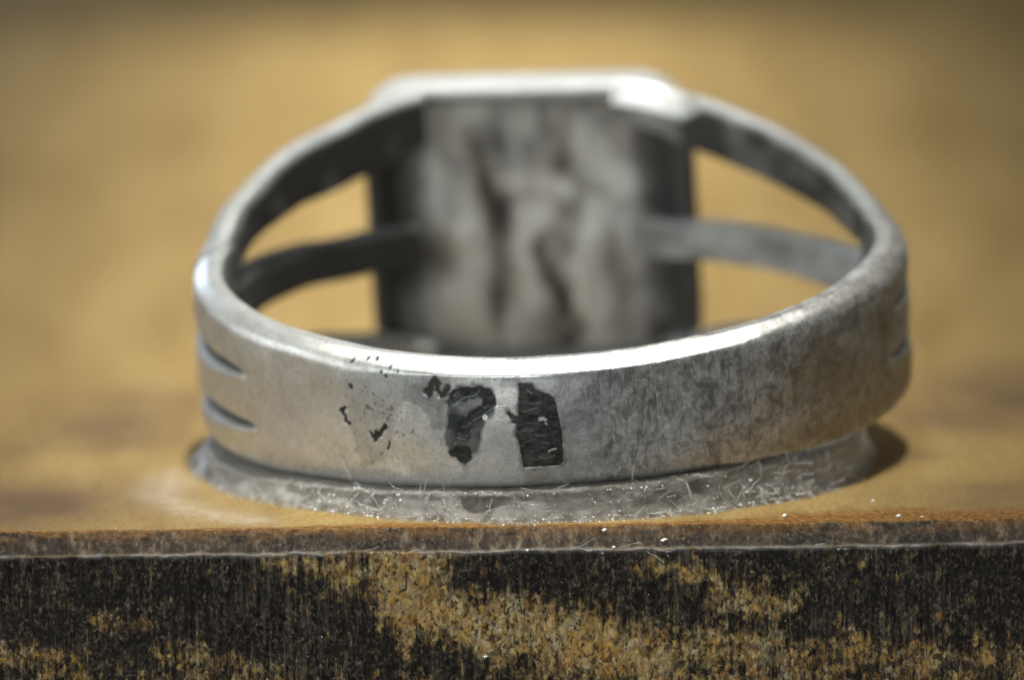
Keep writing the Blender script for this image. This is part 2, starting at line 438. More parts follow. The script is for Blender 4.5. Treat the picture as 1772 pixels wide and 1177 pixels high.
    bl = len(V); V += [(-70, 165, -24), (70, 165, -24)]
    for k in A: A[k] += [1.0 if k == 'face' else 0.3] * 2
    F.append([i * np_ for i in range(nx)] + [bl + 1, bl])                                 # back
    F.append([i * np_ + np_ - 1 for i in range(nx - 1, -1, -1)] + [bl, bl + 1])             # underside
    F.append([j for j in range(np_ - 1, -1, -1)][::-1] + [bl])                             # left end
    F.append([(nx - 1) * np_ + j for j in range(np_ - 1, -1, -1)] + [bl + 1])             # right end
    o = mesh_obj('wooden_block', V, F, WOOD, attrs=A, smooth=True, sharp=40)
    o['label'] = 'dark stained wooden block with worn golden front edge, under the silver ring'
    o['category'] = 'wooden block'
    return o
block = build_block()

# ------------------------------------------------------------------ ring
R, T = 11.011, 1.03
ring = bpy.data.objects.new('finger_ring', None)
sc.collection.objects.link(ring)
ring.empty_display_size = 5
ring['label'] = 'tarnished silver signet ring with split shoulders and black marks, lying on the wooden block'
ring['category'] = 'ring'
RM = Matrix.Rotation(TILT, 4, 'X') @ Matrix.Rotation(-RROLL, 4, 'Y')
ring.matrix_world = Matrix.Translation(RING_C) @ RM

HT = lambda th: 1.838 + 0.474 * np.sin(th) ** 2
HB = lambda th: 1.845 + 0.08 * np.cos(th) ** 2 + 0.579 * np.sin(th) ** 2

def section(ht, hb, n_out, cx=0.74, cz=0.42, rc=0.10, ro_b=0.22, ix=0.10, iz=0.10, ri=0.04, t=T):
    """closed profile (dr, z): dr = 0 on the outer face, -t on the inner face; a filed facet (cx, cz) slopes along the top outer edge"""
    C = [(0, -hb, ro_b), (0, ht - cz, rc), (-cx, ht, .08), (-t + ix, ht, ri), (-t, ht - iz, ri), (-t, -hb, .12)]
    N = [n_out, 16, 4, 6, 30, 8]                   # points along the side after each corner
    k = len(C)
    ent, ext, cor = [], [], []
    for i in range(k):
        p = np.array(C[i][:2]); a = np.array(C[i - 1][:2]) - p; b = np.array(C[(i + 1) % k][:2]) - p
        la, lb = np.hypot(*a), np.hypot(*b)
        r_ = min(C[i][2], la * .45, lb * .45)
        e, x = p + a / la * r_, p + b / lb * r_
        u = np.linspace(0, 1, 9)[:, None]
        cor.append((1 - u) ** 2 * e + 2 * u * (1 - u) * p + u ** 2 * x)
        ent.append(e); ext.append(x)
    out = []
    for i in range(k):
        out.append(cor[i])
        u = np.linspace(0, 1, N[i] + 2)[1:-1, None]
        out.append(ext[i] * (1 - u) + ent[(i + 1) % k] * u)
    P = np.concatenate(out)
    q = np.clip(P[:, 0] / -t, 0, 1)
    P[:, 0] -= (1 - q) * 0.10 * (P[:, 1] / max(ht, hb)) ** 2     # slightly domed outer face
    return P

def twist(th):                                     # the back of the old ring is bent a little to one side
    return 0.034 * sstep(RAD(88), RAD(125), np.abs(th))

M = {
'right_patch': [(-1.007,1.289),(-0.631,1.259),(-0.546,1.092),(-0.179,0.91),(0.003,0.785),(0.07,0.305),(0.151,-0.227),(0.148,-1.15),(0.045,-1.292),(-1.042,-1.277),(-1.052,-0.897),(-1.107,-0.467),(-1.204,-0.233),(-1.138,0.094),(-1.201,0.096),(-1.294,0.131),(-1.259,0.196),(-1.406,0.396),(-1.385,0.478),(-1.218,0.359),(-1.079,0.29)],
'left_patch': [(-2.893,1.282),(-2.468,1.337),(-2.023,1.257),(-1.84,1.125),(-1.754,0.96),(-1.692,0.664),(-1.785,0.434),(-1.924,0.238),(-2.028,0.107),(-2.168,-0.091),(-2.26,-0.553),(-2.304,-0.752),(-2.441,-0.885),(-2.751,-1.172),(-2.942,-1.093),(-3.252,-0.772),(-3.337,-0.544),(-3.401,-0.249),(-3.272,-0.046),(-3.189,0.221),(-3.131,0.618),(-3.004,1.082)],
'stroke_a': [(-3.106,0.75),(-2.906,1.084),(-2.608,1.162),(-2.158,1.142),(-2.296,0.994),(-2.623,0.925),(-2.893,0.756),(-3.063,0.653)],
'stroke_b': [(-2.112,1.109),(-1.901,1.158),(-1.754,0.96),(-1.692,0.664),(-1.938,0.534),(-2.206,0.337),(-2.474,0.17),(-2.521,-0.061),(-2.702,-0.377),(-2.926,-0.3),(-2.936,0.063),(-2.667,0.2),(-2.394,0.434),(-2.092,0.633),(-2.033,0.83),(-2.2,0.978)],
'stroke_c': [(-3.121,-0.801),(-2.881,-0.629),(-2.689,-0.691),(-2.608,-0.954),(-2.75,-1.148),(-2.91,-1.093)],
'squiggle': [(-3.837,1.018),(-3.707,0.959),(-3.656,1.224),(-3.51,1.427),(-3.418,1.299),(-3.464,1.1),(-3.376,0.923),(-3.24,0.976),(-3.154,1.193)],
'highlight_dot': [(-2.048,0.304)],
'scr1': [(-0.501,0.203),(-0.344,0.196),(-0.225,0.075),(-0.32,0.063)],
'scr2': [(-0.96,0.451),(-0.769,0.477),(-0.608,0.537)],
'scr3': [(-0.276,-0.829),(-0.146,-0.769),(-0.019,-0.743)],
'scr4': [(-0.567,-0.963),(-0.318,-1.024),(-0.062,-0.955)],
'scr5': [(-0.797,1.102),(-0.706,1.033),(-0.647,0.965)],
'dots': [(-5.396,2.017),(-5.193,1.983),(-5.561,1.834),(-5.848,1.796),(-6.307,1.732),(-5.008,1.637),(-5.208,1.544),(-4.703,1.573),(-5.077,1.443),(-6.335,0.988),(-6.311,0.924),(-5.566,0.839),(-5.742,0.387),(-5.63,0.362),(-5.243,0.28),(-5.067,0.423),(-4.927,0.46),(-5.026,0.222),(-5.116,0.112),(-4.786,-0.245),(-4.299,-0.195),(-4.355,-0.24),(-4.604,-0.359),(-5.391,-0.999)],
'dash': [(-6.569,0.294),(-6.683,0.162),(-6.592,0.009),(-6.586,-0.145),(-6.426,-0.166)],
'dash2': [(-5.711,-0.353),(-5.604,-0.445),(-5.585,-0.571),(-5.481,-0.305),(-5.405,-0.426),(-5.216,-0.127)],
'dash3': [(-5.114,-0.63),(-5.136,-0.786)],
'dot_white': [(-6.019,-0.771)],
'notch': [(1.201,2.012)],
'grey_zone': [(-6.561,1.908),(-5.431,1.922),(-3.836,1.649),(-2.817,1.607),(-1.825,1.561),(-0.995,1.545),(-1.012,1.242),(-1.656,1.103),(-1.735,0.597),(-2.119,-0.063),(-3.431,-0.089),(-3.742,-0.103),(-3.79,0.354),(-4.111,0.643),(-4.534,0.668),(-4.83,0.289),(-5.027,-0.187),(-4.968,-0.9),(-5.493,-1.256),(-6.088,-1.526),(-6.256,-1.03),(-6.409,-0.328),(-6.525,0.479)],
'dark_corner': [(-4.361,1.646),(-3.831,1.726),(-3.019,1.602),(-3.051,1.094),(-3.283,0.629),(-3.431,-0.089),(-3.74,-0.077),(-3.816,0.353),(-4.111,0.643),(-4.581,0.766),(-4.553,1.176)],
'light_mid': [(-1.794,1.257),(-1.112,1.194),(-1.099,0.585),(-1.197,-0.277),(-1.079,-0.79),(-1.064,-1.812),(-2.526,-1.854),(-2.33,-1.084),(-2.119,-0.063),(-1.686,0.596)],
'dark_tri': [(-2.374,-0.982),(-2.593,-1.292),(-2.709,-1.55),(-3.227,-1.718),(-3.064,-1.559),(-2.744,-1.295)],
'tan_box': [(-1.009,-1.276),(-0.037,-1.319),(-0.101,-1.596),(-0.406,-1.836),(-1.041,-1.838)],
'right_grey': [(0.116,1.443),(0.879,1.185),(1.721,1.259),(1.58,-1.372),(0.45,-1.324),(0.167,-1.152),(0.175,-0.134)],
'scratch_r1': [(2.696,0.795),(2.551,0.022),(2.383,-0.839),(2.178,-1.433)],
'scratch_r2': [(1.618,-0.664),(1.331,-1.253)],
'scratch_r3': [(5.694,1.623),(5.744,0.73),(5.647,0.042)],
'scratch_w': [(6.692,0.355),(6.947,0.653)],
'spot_r': [(5.143,-0.214),(5.835,-0.173)],
'brown_r': [(8.799,0.478),(9.281,-0.272),(8.026,0.046)],
'light_r': [(0.65,1.182)],
}
GROOVES = [([(-.99, .60), (-1.2, .50), (-1.42, .42), (-1.9, .4)], .40, .17), ([(-.95, -.98), (-1.2, -1.22), (-1.46, -1.54), (-1.9, -1.6)], .40, .17),
           ([(1.22, .86), (1.40, .96), (1.9, 1.1)], .36, .15), ([(1.18, -.64), (1.38, -.72), (1.9, -.95)], .36, .15)]

def build_shank():
    nth = 1000
    lim = RAD(104)
    th = np.linspace(-lim, lim, nth)
    secs = [section(HT(a), HB(a), 120, cx=.74 - .30 * float(sstep(RAD(12), RAD(50), abs(a - RAD(0)))), cz=.31 - .04 * float(sstep(RAD(15), RAD(50), abs(a))), rc=.07 + .42 * float(sstep(RAD(18), RAD(55), abs(a - RAD(3))))) for a in th]
    S = np.array(secs)                             # nth, n, 2
    DR, Z = S[..., 0].copy(), S[..., 1].copy()
    TH = np.repeat(th[:, None], DR.shape[1], 1)
    outer = np.clip(1 + DR / 0.5, 0, 1)
    U = TH * R
    # engraved grooves between the prongs
    gr = np.zeros_like(DR)
    for pts, dep, wid in GROOVES:
        q = [(a * R, z) for a, z in pts]
        d = seg_dist(U, Z, q)
        s = 1 if q[0][0] > 0 else -1
        along = np.clip((s * U - s * q[0][0]) / 4.0, 0, 1)
        w = wid * (0.45 + 1.0 * along)
        g = np.exp(-(d / w) ** 2) * sstep(-.02, .35, along + 0.06)
        gr = np.maximum(gr, g * dep)
    # small hammer unevenness of a hand-made band
    un = (vnoise(U, Z, 0.55, 41) - .5) * 0.10 + (vnoise(U, Z, 1.7, 42) - .5) * 0.03
    sink = np.zeros_like(DR); nearp = (outer > .9) & (np.abs(U + 1.5) < 2.5)
    for key in ('right_patch', 'stroke_a', 'stroke_b', 'stroke_c'):
        sink[nearp] = np.maximum(sink[nearp], 0.03 * sstep(.03, -.03, poly_sd(U[nearp], Z[nearp], M[key])))
    for key, w in (('dash', .07), ('dash2', .07), ('dash3', .05), ('squiggle', .08)):
        m_ = (outer > .9) & (U > -7) & (U < -3)
        sink[m_] = np.maximum(sink[m_], .018 * sstep(w * 1.4, w * .6, seg_dist(U[m_], Z[m_], M[key])))
    DR = DR + outer * (un - gr - sink)
    Z = Z + (vnoise(U, DR * 0.3, 0.7, 43) - .5) * 0.05
    Z = Z - np.sin(TH) * R * twist(TH)
    X = (R + DR) * np.sin(TH); Y = -(R + DR) * np.cos(TH)
    V = np.stack([X, Y, Z], -1).reshape(-1, 3)
    n = DR.shape[1]
    F = grid_faces(nth, n, True)
    # ---- wear and stains on the outer face
    Zs = S[..., 1]
    sel = (outer > 0.0)
    u, z = U[sel], Zs[sel]
    uw = u + (vnoise(u, z, 5, 51) - .5) * 0.10; zw = z + (vnoise(u, z, 5, 52) - .5) * 0.10
    tone = np.zeros(u.shape); dark = np.zeros(u.shape); warm = np.zeros(u.shape)
    def region(key, amt, soft=0.06, arr=tone):
        arr += amt * sstep(soft, -soft, poly_sd(uw, zw, M[key]))
    region('grey_zone', -.22); region('dark_corner', -.25, .12); region('light_mid', .12)
    up = poly_sd(uw, zw, M['left_patch']) + (vnoise(u, z, 6, 59) - .5) * .10
    tone -= (.50 + .32 * sstep(.35, -.25, z) + .30 * (vnoise(u, z, 4, 60) - .4)) * sstep(.06, -.08, up)
    for key in ('right_patch', 'stroke_a', 'stroke_b', 'stroke_c'):
        tone -= .55 * sstep(.13, .0, poly_sd(uw, zw, M[key]) + (vnoise(u, z, 8, 57) - .5) * .12)
    tone -= .30 * np.exp(-(seg_dist(uw, zw, [(-3.9, 1.1), (-3.3, .9), (-3.1, .1)]) / .35) ** 2) * (.4 + .8 * vnoise(u, z, 4, 58))
    region('dark_tri', -.25); region('tan_box', .12); region('tan_box', .35, .06, warm)
    region('right_grey', -.22, .3)
    warm += 0.06 * sstep(-6.3, -7.0, u) * sstep(1.9, 1.0, z)
    tone += 0.10 * sstep(-6.2, -6.8, uw)
    tone -= 0.20 * sstep(0.3, 2.5, u) * sstep(1.7, 1.2, z)
    warm += 0.32 * sstep(7.0, 10.5, u)
    warm += 0.40 * np.exp(-((z + 1.75) / .28) ** 2) * (0.4 + 0.6 * sstep(3, 9, u))
    warm += 0.4 * np.exp(-(seg_dist(u, z, M['brown_r']) / .8) ** 2)
    for key, w, a in (('scratch_r1', .05, .45), ('scratch_r2', .05, .4), ('scratch_r3', .12, .40), ('spot_r', .14, .35)):
        tone -= a * np.exp(-(seg_dist(uw, zw, M[key]) / w) ** 2) * (.5 + .5 * vnoise(u, z, 9, 53))
    tone += .6 * np.exp(-(seg_dist(u, z, M['scratch_w']) / .035) ** 2)
    tone += .5 * np.exp(-(seg_dist(uw, zw, M['light_r']) / .13) ** 2)
    for k in range(70):                            # stray rub marks on the right half
        a0 = random.uniform(1.5, 9.5); b0 = random.uniform(-1.5, 1.6); an = random.gauss(1.5, .35); L = random.uniform(.12, .6)
        q = [(a0, b0), (a0 + L * math.cos(an), b0 + L * math.sin(an))]
        m = (np.abs(u - a0) < 1) & (np.abs(z - b0) < 1)
        tone[m] += random.choice((-.35, .30, .35, -.25)) * np.exp(-(seg_dist(u[m], z[m], q) / .022) ** 2)
    for k in range(60):                            # tiny pale dings
        a0 = random.uniform(-9, 9.5); b0 = random.uniform(-1.7, 1.8); r_ = random.uniform(.02, .06)
        m = (np.abs(u - a0) < .5) & (np.abs(z - b0) < .5)
        tone[m] += random.uniform(.2, .5) * np.exp(-(np.hypot(u[m] - a0, z[m] - b0) / r_) ** 2)
    def spot(key, w, a=1.0):
        dark[:] = np.maximum(dark, a * sstep(w * 1.35, w * .65, seg_dist(uw, zw, M[key]) + (vnoise(u, z, 14, 54) - .5) * w * .9))
    for i, (a0, b0) in enumerate(M['dots']):
        w = 0.055 if i < 9 else (.08 if i in (9, 12) else .055)
        dark = np.maximum(dark, (1.0 if i < 12 else .75) * sstep(w * 1.3, w * .6, np.hypot(uw - a0, zw - b0)))
    spot('dash', .075); spot('dash2', .07); spot('dash3', .05); spot('squiggle', .09, .93)
    spot('notch', .045, .7)
    for k in range(90):                            # fine pits around the corroded spot
        a0 = random.gauss(-5.4, .6); b0 = random.gauss(.1, .55); r_ = random.uniform(.012, .035)
        m = (np.abs(u - a0) < .2) & (np.abs(z - b0) < .2)
        dark[m] = np.maximum(dark[m], .8 * sstep(r_ * 1.4, r_ * .6, np.hypot(u[m] - a0, z[m] - b0)))
    full = lambda a: (lambda A: (A.__setitem__(sel, a), A)[1])(np.zeros(DR.shape))
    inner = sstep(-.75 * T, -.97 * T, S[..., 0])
    tarn_shade = np.clip(np.clip(gr / .30, 0, .95) * outer + inner * 0.80, 0, .97)
    rub = sstep(-1, 2.5, U) * .9 + .12
    att = {'tone': full(tone), 'dark': full(dark), 'warm': full(warm), 'tarnish_shade': tarn_shade, 'rubbed': rub,
           'polish': sstep(HT(TH) - .50, HT(TH) - .42, Zs) * sstep(RAD(19), RAD(4), np.abs(TH + RAD(0)) + RAD(7) * (vnoise(U, Z, 2.5, 55) - .5))}
    V = V.tolist(); nv = len(V)
    caps = [list(range(n))[::-1], [(nth - 1) * n + j for j in range(n)]]
    o = mesh_obj('band', V, [tuple(f) for f in F.tolist()] + caps, SILVER, ring, {k: a.ravel() for k, a in att.items()}, True, 60)
    return o
band = build_shank()

def surf(u, z, off):                               # a point on the band's outer face
    th = u / R
    dr = -0.10 * (z / max(HT(th), HB(th))) ** 2 + (float(vnoise(np.array([u]), np.array([z]), 0.55, 41)[0]) - .5) * 0.10 + (float(vnoise(np.array([u]), np.array([z]), 1.7, 42)[0]) - .5) * 0.03
    zz = z + (float(vnoise(np.array([u]), np.array([0.0]), 0.7, 43)[0]) - .5) * 0.05
    r_ = R + dr + off
    return (r_ * math.sin(th), -r_ * math.cos(th), zz)

def enamel(name, key, mat, off, parent, label=None, jag=0.025, thick=0.05):
    pts = M[key]
    out = []
    for i in range(len(pts)):                      # ragged outline
        a, b = np.array(pts[i]), np.array(pts[(i + 1) % len(pts)])
        k = max(1, int(np.hypot(*(b - a)) / 0.07))
        for j in range(k):
            q = a + (b - a) * j / k
            out.append(q + rng.normal(0, jag * .5, 2) * (0 if j == 0 else 1))
    out = np.array(out)
    lo, hi = out.min(0), out.max(0)
    gx, gy = np.meshgrid(np.arange(lo[0], hi[0], .13), np.arange(lo[1], hi[1], .13))
    ins = poly_sd(gx, gy, [tuple(p) for p in out]) < -0.05
    verts = [Vector((float(a), float(b))) for a, b in out] + [Vector((float(a), float(b))) for a, b in zip(gx[ins], gy[ins])]
    n = len(out)
    co, ed, fc, *_ = geometry.delaunay_2d_cdt(verts, [(i, (i + 1) % n) for i in range(n)], [], 1, 1e-6)
    V = [surf(c.x, c.y, off) for c in co]
    F = [tuple(f) for f in fc]
    m = len(V)
    V += [surf(c.x, c.y, off - thick) for c in co]
    cnt = {}
    for f in F:
        for i in range(len(f)):
            cnt[(f[i], f[(i + 1) % len(f)])] = 1
    F += [(b, a, a + m, b + m) for (a, b) in list(cnt) if (b, a) not in cnt]
    o = mesh_obj(name, V, F, mat, parent, None, True, 30)
    if label: o['label'] = label
    return o
pr = enamel('enamel_patch', 'right_patch', BLACK, -0.006, ring, 'black enamel patch with straight foot on the right')
pl = enamel('enamel_patch', 'stroke_b', BLACK, -0.006, ring, 'bent black enamel stroke shaped like a seven', .05)
enamel('enamel_patch', 'stroke_a', BLACK, -0.006, ring, 'short black enamel stroke at the top left', .05)
enamel('enamel_patch', 'stroke_c', BLACK, -0.006, ring, 'small black enamel remnant at the bottom', .05)
def chip(key, w, mat, parent, name, off):
    pts = M[key]
    ring_pts = []
    if len(pts) == 1:
        ring_pts = [(pts[0][0] + w * math.cos(a), pts[0][1] + w * math.sin(a) * 1.1) for a in np.linspace(0, 2 * math.pi, 9)[:-1]]
    else:
        ring_pts = [(a, b + w * random.uniform(.6, 1.2)) for a, b in pts] + [(a, b - w * random.uniform(.6, 1.2)) for a, b in pts[::-1]]
        ring_pts = ring_pts[::-1]
    M['_chip'] = ring_pts
    return enamel(name, '_chip', mat, off, parent, None, 0.012, 0.03)
CHIP = plain('scratched_bare_metal', (0.42, 0.42, 0.40), 0.5)
TANC = plain('tan_scratch', (0.15, 0.135, 0.10), 0.6)
chip('scr1', .07, CHIP, pr, 'chip', -.001); chip('scr3', .03, CHIP, pr, 'chip', -.001)
chip('scr2', .02, TANC, pr, 'chip', -.001); chip('scr4', .018, TANC, pr, 'chip', -.001); chip('scr5', .04, TANC, pr, 'chip', -.001)
chip('highlight_dot', .085, DUST, pl, 'chip', .030)  # white dot stands in for a highlight on the stroke

# ---- prongs of the split shoulders
def prong(side, zc, hh, th0, th1, tarnish_shade, filed=0.0):
    n = 110
    a = np.radians(np.linspace(th0, th1, n))
    deg = np.degrees(a)
    zs = np.interp(deg, *zip(*zc)); hs = np.interp(deg, *zip(*hh))
    zs = np.convolve(np.pad(zs, 8, 'edge'), np.ones(17) / 17, 'valid')
    ends = sstep(148, 154, deg) * filed
    S = np.array([section(h, h, 24, cx=.34, cz=min(.34, h * .6), ro_b=min(.22, h * .5), ix=.26 + .26 * e_, iz=min(.26 + .26 * e_, h * 1.2), ri=.13) for h, e_ in zip(hs, ends)])
    DR, Z = S[..., 0], S[..., 1] + zs[:, None]
    TH = np.repeat(a[:, None], DR.shape[1], 1)
    U = TH * R
    DR = DR + (vnoise(U * side, Z, .7, 61) - .5) * .10
    Z = Z + (vnoise(U * side, DR, .6, 62) - .5) * .12
    X = side * (R + DR) * np.sin(TH); Y = -(R + DR) * np.cos(TH)
    Z = Z - X * twist(TH)
    V = np.stack([X, Y, Z], -1).reshape(-1, 3).tolist()
    m = DR.shape[1]
    F = grid_faces(n, m, True)
    if side < 0: F = F[:, ::-1]
    caps = [list(range(m))[::-1], [(n - 1) * m + j for j in range(m)]]
    if side < 0: caps = [c[::-1] for c in caps]
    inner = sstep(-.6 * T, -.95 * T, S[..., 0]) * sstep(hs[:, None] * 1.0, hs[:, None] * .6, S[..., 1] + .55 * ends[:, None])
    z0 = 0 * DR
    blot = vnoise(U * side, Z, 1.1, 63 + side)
    att = {'tone': z0 - (.68 if tarnish_shade > .5 else .22) * (1 - ends[:, None]), 'dark': z0, 'warm': z0, 'tarnish_shade': np.clip(inner * tarnish_shade * (.65 + .7 * blot) + .12 * blot, 0, .97), 'rubbed': z0 + .2,
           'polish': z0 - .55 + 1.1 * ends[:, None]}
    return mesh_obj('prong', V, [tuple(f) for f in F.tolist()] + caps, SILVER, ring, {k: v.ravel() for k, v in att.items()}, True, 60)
UPZ = [(92, 1.62), (100, 1.72), (112, 2.32), (125, 2.84), (137, 3.24), (150, 3.76), (160, 4.22), (170, 4.55)]
UPH = [(92, .62), (102, .60), (112, .69), (125, .79), (137, .86), (150, .86), (158, .70), (170, .5)]
MDZ = [(92, .25), (105, .22), (120, .12), (135, 0.0), (150, -.08), (170, -.1)]
MDH = [(92, .80), (105, .82), (119, .72), (133, .66), (150, .62), (170, .58)]
LOZ = [(a, -z - .08) for a, z in UPZ]
for side, tr in ((-1, .98), (1, .80)):
    prong(side, UPZ, UPH if side > 0 else [(a, h + .13 * float(sstep(106, 140, a))) for a, h in UPH], 97, 158 if side < 0 else 167, tr, 0.0 if side < 0 else 1.0)
    prong(side, MDZ, MDH, 97, 156 if side < 0 else 165, tr if side < 0 else .45)
    prong(side, LOZ, UPH, 97, 158, .3)

# ---- signet plate with hollow back
PXC, PZC, PW, PH, PRAD = -0.5, 0.08, 5.36, 4.92, 1.75
RIDGE = [ # raised lines of the hammered hollow back: points (x, z), width, height
    ([(-3.41, 4.14), (-3.62, 2.3), (-3.18, 0.43), (-2.44, -1.09), (-3.08, -2.53)], 0.75, 0.62),
    ([(-5.17, -3.24), (-3.85, -2.85), (-2.39, -3.31)], 0.9, 0.5),
    ([(-2.29, 4.26), (-1.86, 2.2)], 0.6, 0.35),
    ([(-0.72, 4.26), (-0.78, 1.77)], 0.45, 0.35),
    ([(0.74, 3.89), (1.49, 2.55), (2.34, 1.3)], 0.5, 0.55),
    ([(-1.53, 1.53), (-0.42, 1.65), (0.58, 1.22)], 0.45, 0.45),
    ([(-0.59, 0.28), (-0.62, -1.57), (-1.12, -3.75)], 0.5, 0.55),
    ([(1.64, 0.42), (0.8, -1.1), (1.34, -2.79), (1.63, -4.1)], 0.8, 0.55),
    ([(2.27, 0.11), (3.51, -0.71)], 0.55, 0.4),
    ([(3.58, -2.56), (3.65, -2.93)], 0.4, 0.25),
    ([(-1.6, 1.08), (-1.6, -0.96), (-1.84, -2.79)], 0.38, -0.6),
    ([(-0.09, -0.49), (0.19, -1.99), (0.55, -3.67)], 0.33, -0.6),
    ([(0.74, 3.89), (0.63, 2.05)], 0.3, -0.35),
    ([(-2.12, 2.58), (-2.0, 1.47)], 0.4, -0.3),
]
def rrect(hw, hh, rad, n=160):
    rad = max(min(rad, hw - .01, hh - .01), .02)
    P = []
    segs = [((hw - rad), (hh - rad), 0), (-(hw - rad), (hh - rad), 90), (-(hw - rad), -(hh - rad), 180), ((hw - rad), -(hh - rad), 270)]
    for cx, cz, a0 in segs:
        for a in np.radians(np.linspace(a0, a0 + 90, 12)): P.append((cx + rad * math.cos(a), cz + rad * math.sin(a)))
    P = np.array(P + [P[0]])
    L = np.concatenate([[0], np.cumsum(np.hypot(*np.diff(P, axis=0).T))])
    s = np.linspace(0, L[-1], n + 1)[:-1]
    return np.stack([np.interp(s, L, P[:, 0]), np.interp(s, L, P[:, 1])], 1)
def build_plate():
    loops = []
    def loop(inset, y, rad): loops.append((rrect(PW - inset, PH - inset, rad), y))
    for ins, y in ((5.0, 13.3), (4.0, 13.28), (2.5, 13.18), (1.2, 13.0), (.5, 12.78), (.2, 12.6), (.05, 12.4), (0, 12.1), (0, 11.6), (0, 11.0), (.02, 10.5), (.08, 10.25), (.2, 10.1), (.36, 10.05), (.55, 10.12), (.66, 10.3), (.70, 10.6), (.74, 11.0)):
        loop(ins, y, max(PRAD - ins * .6, .25))
    V = []; n = 160
    tar = []
    for P, y in loops:
        if y > 10.6 and P[0, 0] > PW - .5 or y > 12: y = 10.6 + (y - 10.6) * .7
        for x, z in P:
            V.append((x + PXC, y + .05 * (vnoise(np.array([x]), np.array([z]), .8, 71)[0] - .5), z + PZC)); tar.append(.15 if y < 10.55 and True else (.25 if y > 10.9 else .1))
    V = np.array(V)
    V[:, 2] -= V[:, 0] * .034
    F = [tuple(f) for f in grid_faces(len(loops), n, True).tolist()]
    F.append(tuple(range(n))[::-1])
    z0 = np.zeros(len(V))
    tarn_shade = np.array(tar); tarn_shade[-3 * n:] = np.where(V[-3 * n:, 2] < -2.5, .25, .9)  # inner wall painted dark as shade, its lower part lighter as if lit
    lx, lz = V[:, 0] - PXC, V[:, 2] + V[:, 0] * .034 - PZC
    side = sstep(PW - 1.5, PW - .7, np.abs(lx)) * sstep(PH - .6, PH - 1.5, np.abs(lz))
    tarn_shade = np.maximum(tarn_shade, side * .92)  # side rims painted dark for recess shade
    return mesh_obj('signet_plate', V, F, SILVER, ring, {'tone': z0 - .5, 'dark': z0, 'warm': z0, 'tarnish_shade': tarn_shade, 'rubbed': z0, 'polish': z0 - .9}, True, 50)
plate = build_plate()
def build_back():
    nx, nz = 190, 175
    hw, hh = PW - .68, PH - .68
    x = np.linspace(-hw, hw, nx); z = np.linspace(-hh, hh, nz)
    X, Z = np.meshgrid(x, z, indexing='ij')
    Xr, Zr = X + PXC, Z + PZC
    H = (vnoise(Xr, Zr, .9, 81) - .5) * .25 + (vnoise(Xr, Zr, 2.2, 82) - .5) * .10
    lit = np.zeros_like(X); deep = np.zeros_like(X)
    Xw = Xr + (vnoise(Xr, Zr, 1.2, 83) - .5) * .7
    for pts, w, a in RIDGE:
        g = np.exp(-(seg_dist(Xw, Zr, pts) / (w * 1.25)) ** 2)
        a_ = a; a = a * .20
        H = H + a * g if a < 0 else np.maximum(H, 0) + (a * g)
        if a_ < 0: deep = np.maximum(deep, g)
        if a > 0: lit = np.maximum(lit, g * min(1, a_ / .5))
        else: lit = lit * (1 - .5 * g)
    H = np.clip(H, -.3, .95)
    V = np.stack([Xr, 11.0 - H, Zr - Xr * .034], -1).reshape(-1, 3)
    F = grid_faces(nx, nz)
    core = sstep(-4.4, -3.4, Xr) * sstep(3.6, 2.6, Xr)
    blot = vnoise(Xr, Zr, 1.3, 84)
    tarn_shade = np.clip(.96 - core * (.22 + .2 * blot + .22 * sstep(1, -3, Zr)) - lit * .55 * (.5 + .5 * core) + .22 * deep + core * .7 * (vnoise(Xr * 2.2, Zr * .4, 1.0, 85) - .5) + core * .45 * (vnoise(Xr, Zr * .7, 2.1, 86) - .5), 0.03, .96)  # recess shade at the sides and lit ridges painted into the metal colour
    z0 = np.zeros(X.shape)
    return mesh_obj('hollow_back', V, F, SILVER, plate, {'tone': z0 - .05, 'dark': z0, 'warm': z0 + .55 * core * (1 - .7 * lit) + .3 * deep, 'tarnish_shade': tarn_shade, 'rubbed': z0, 'polish': z0 - 1.0}, True)
build_back()

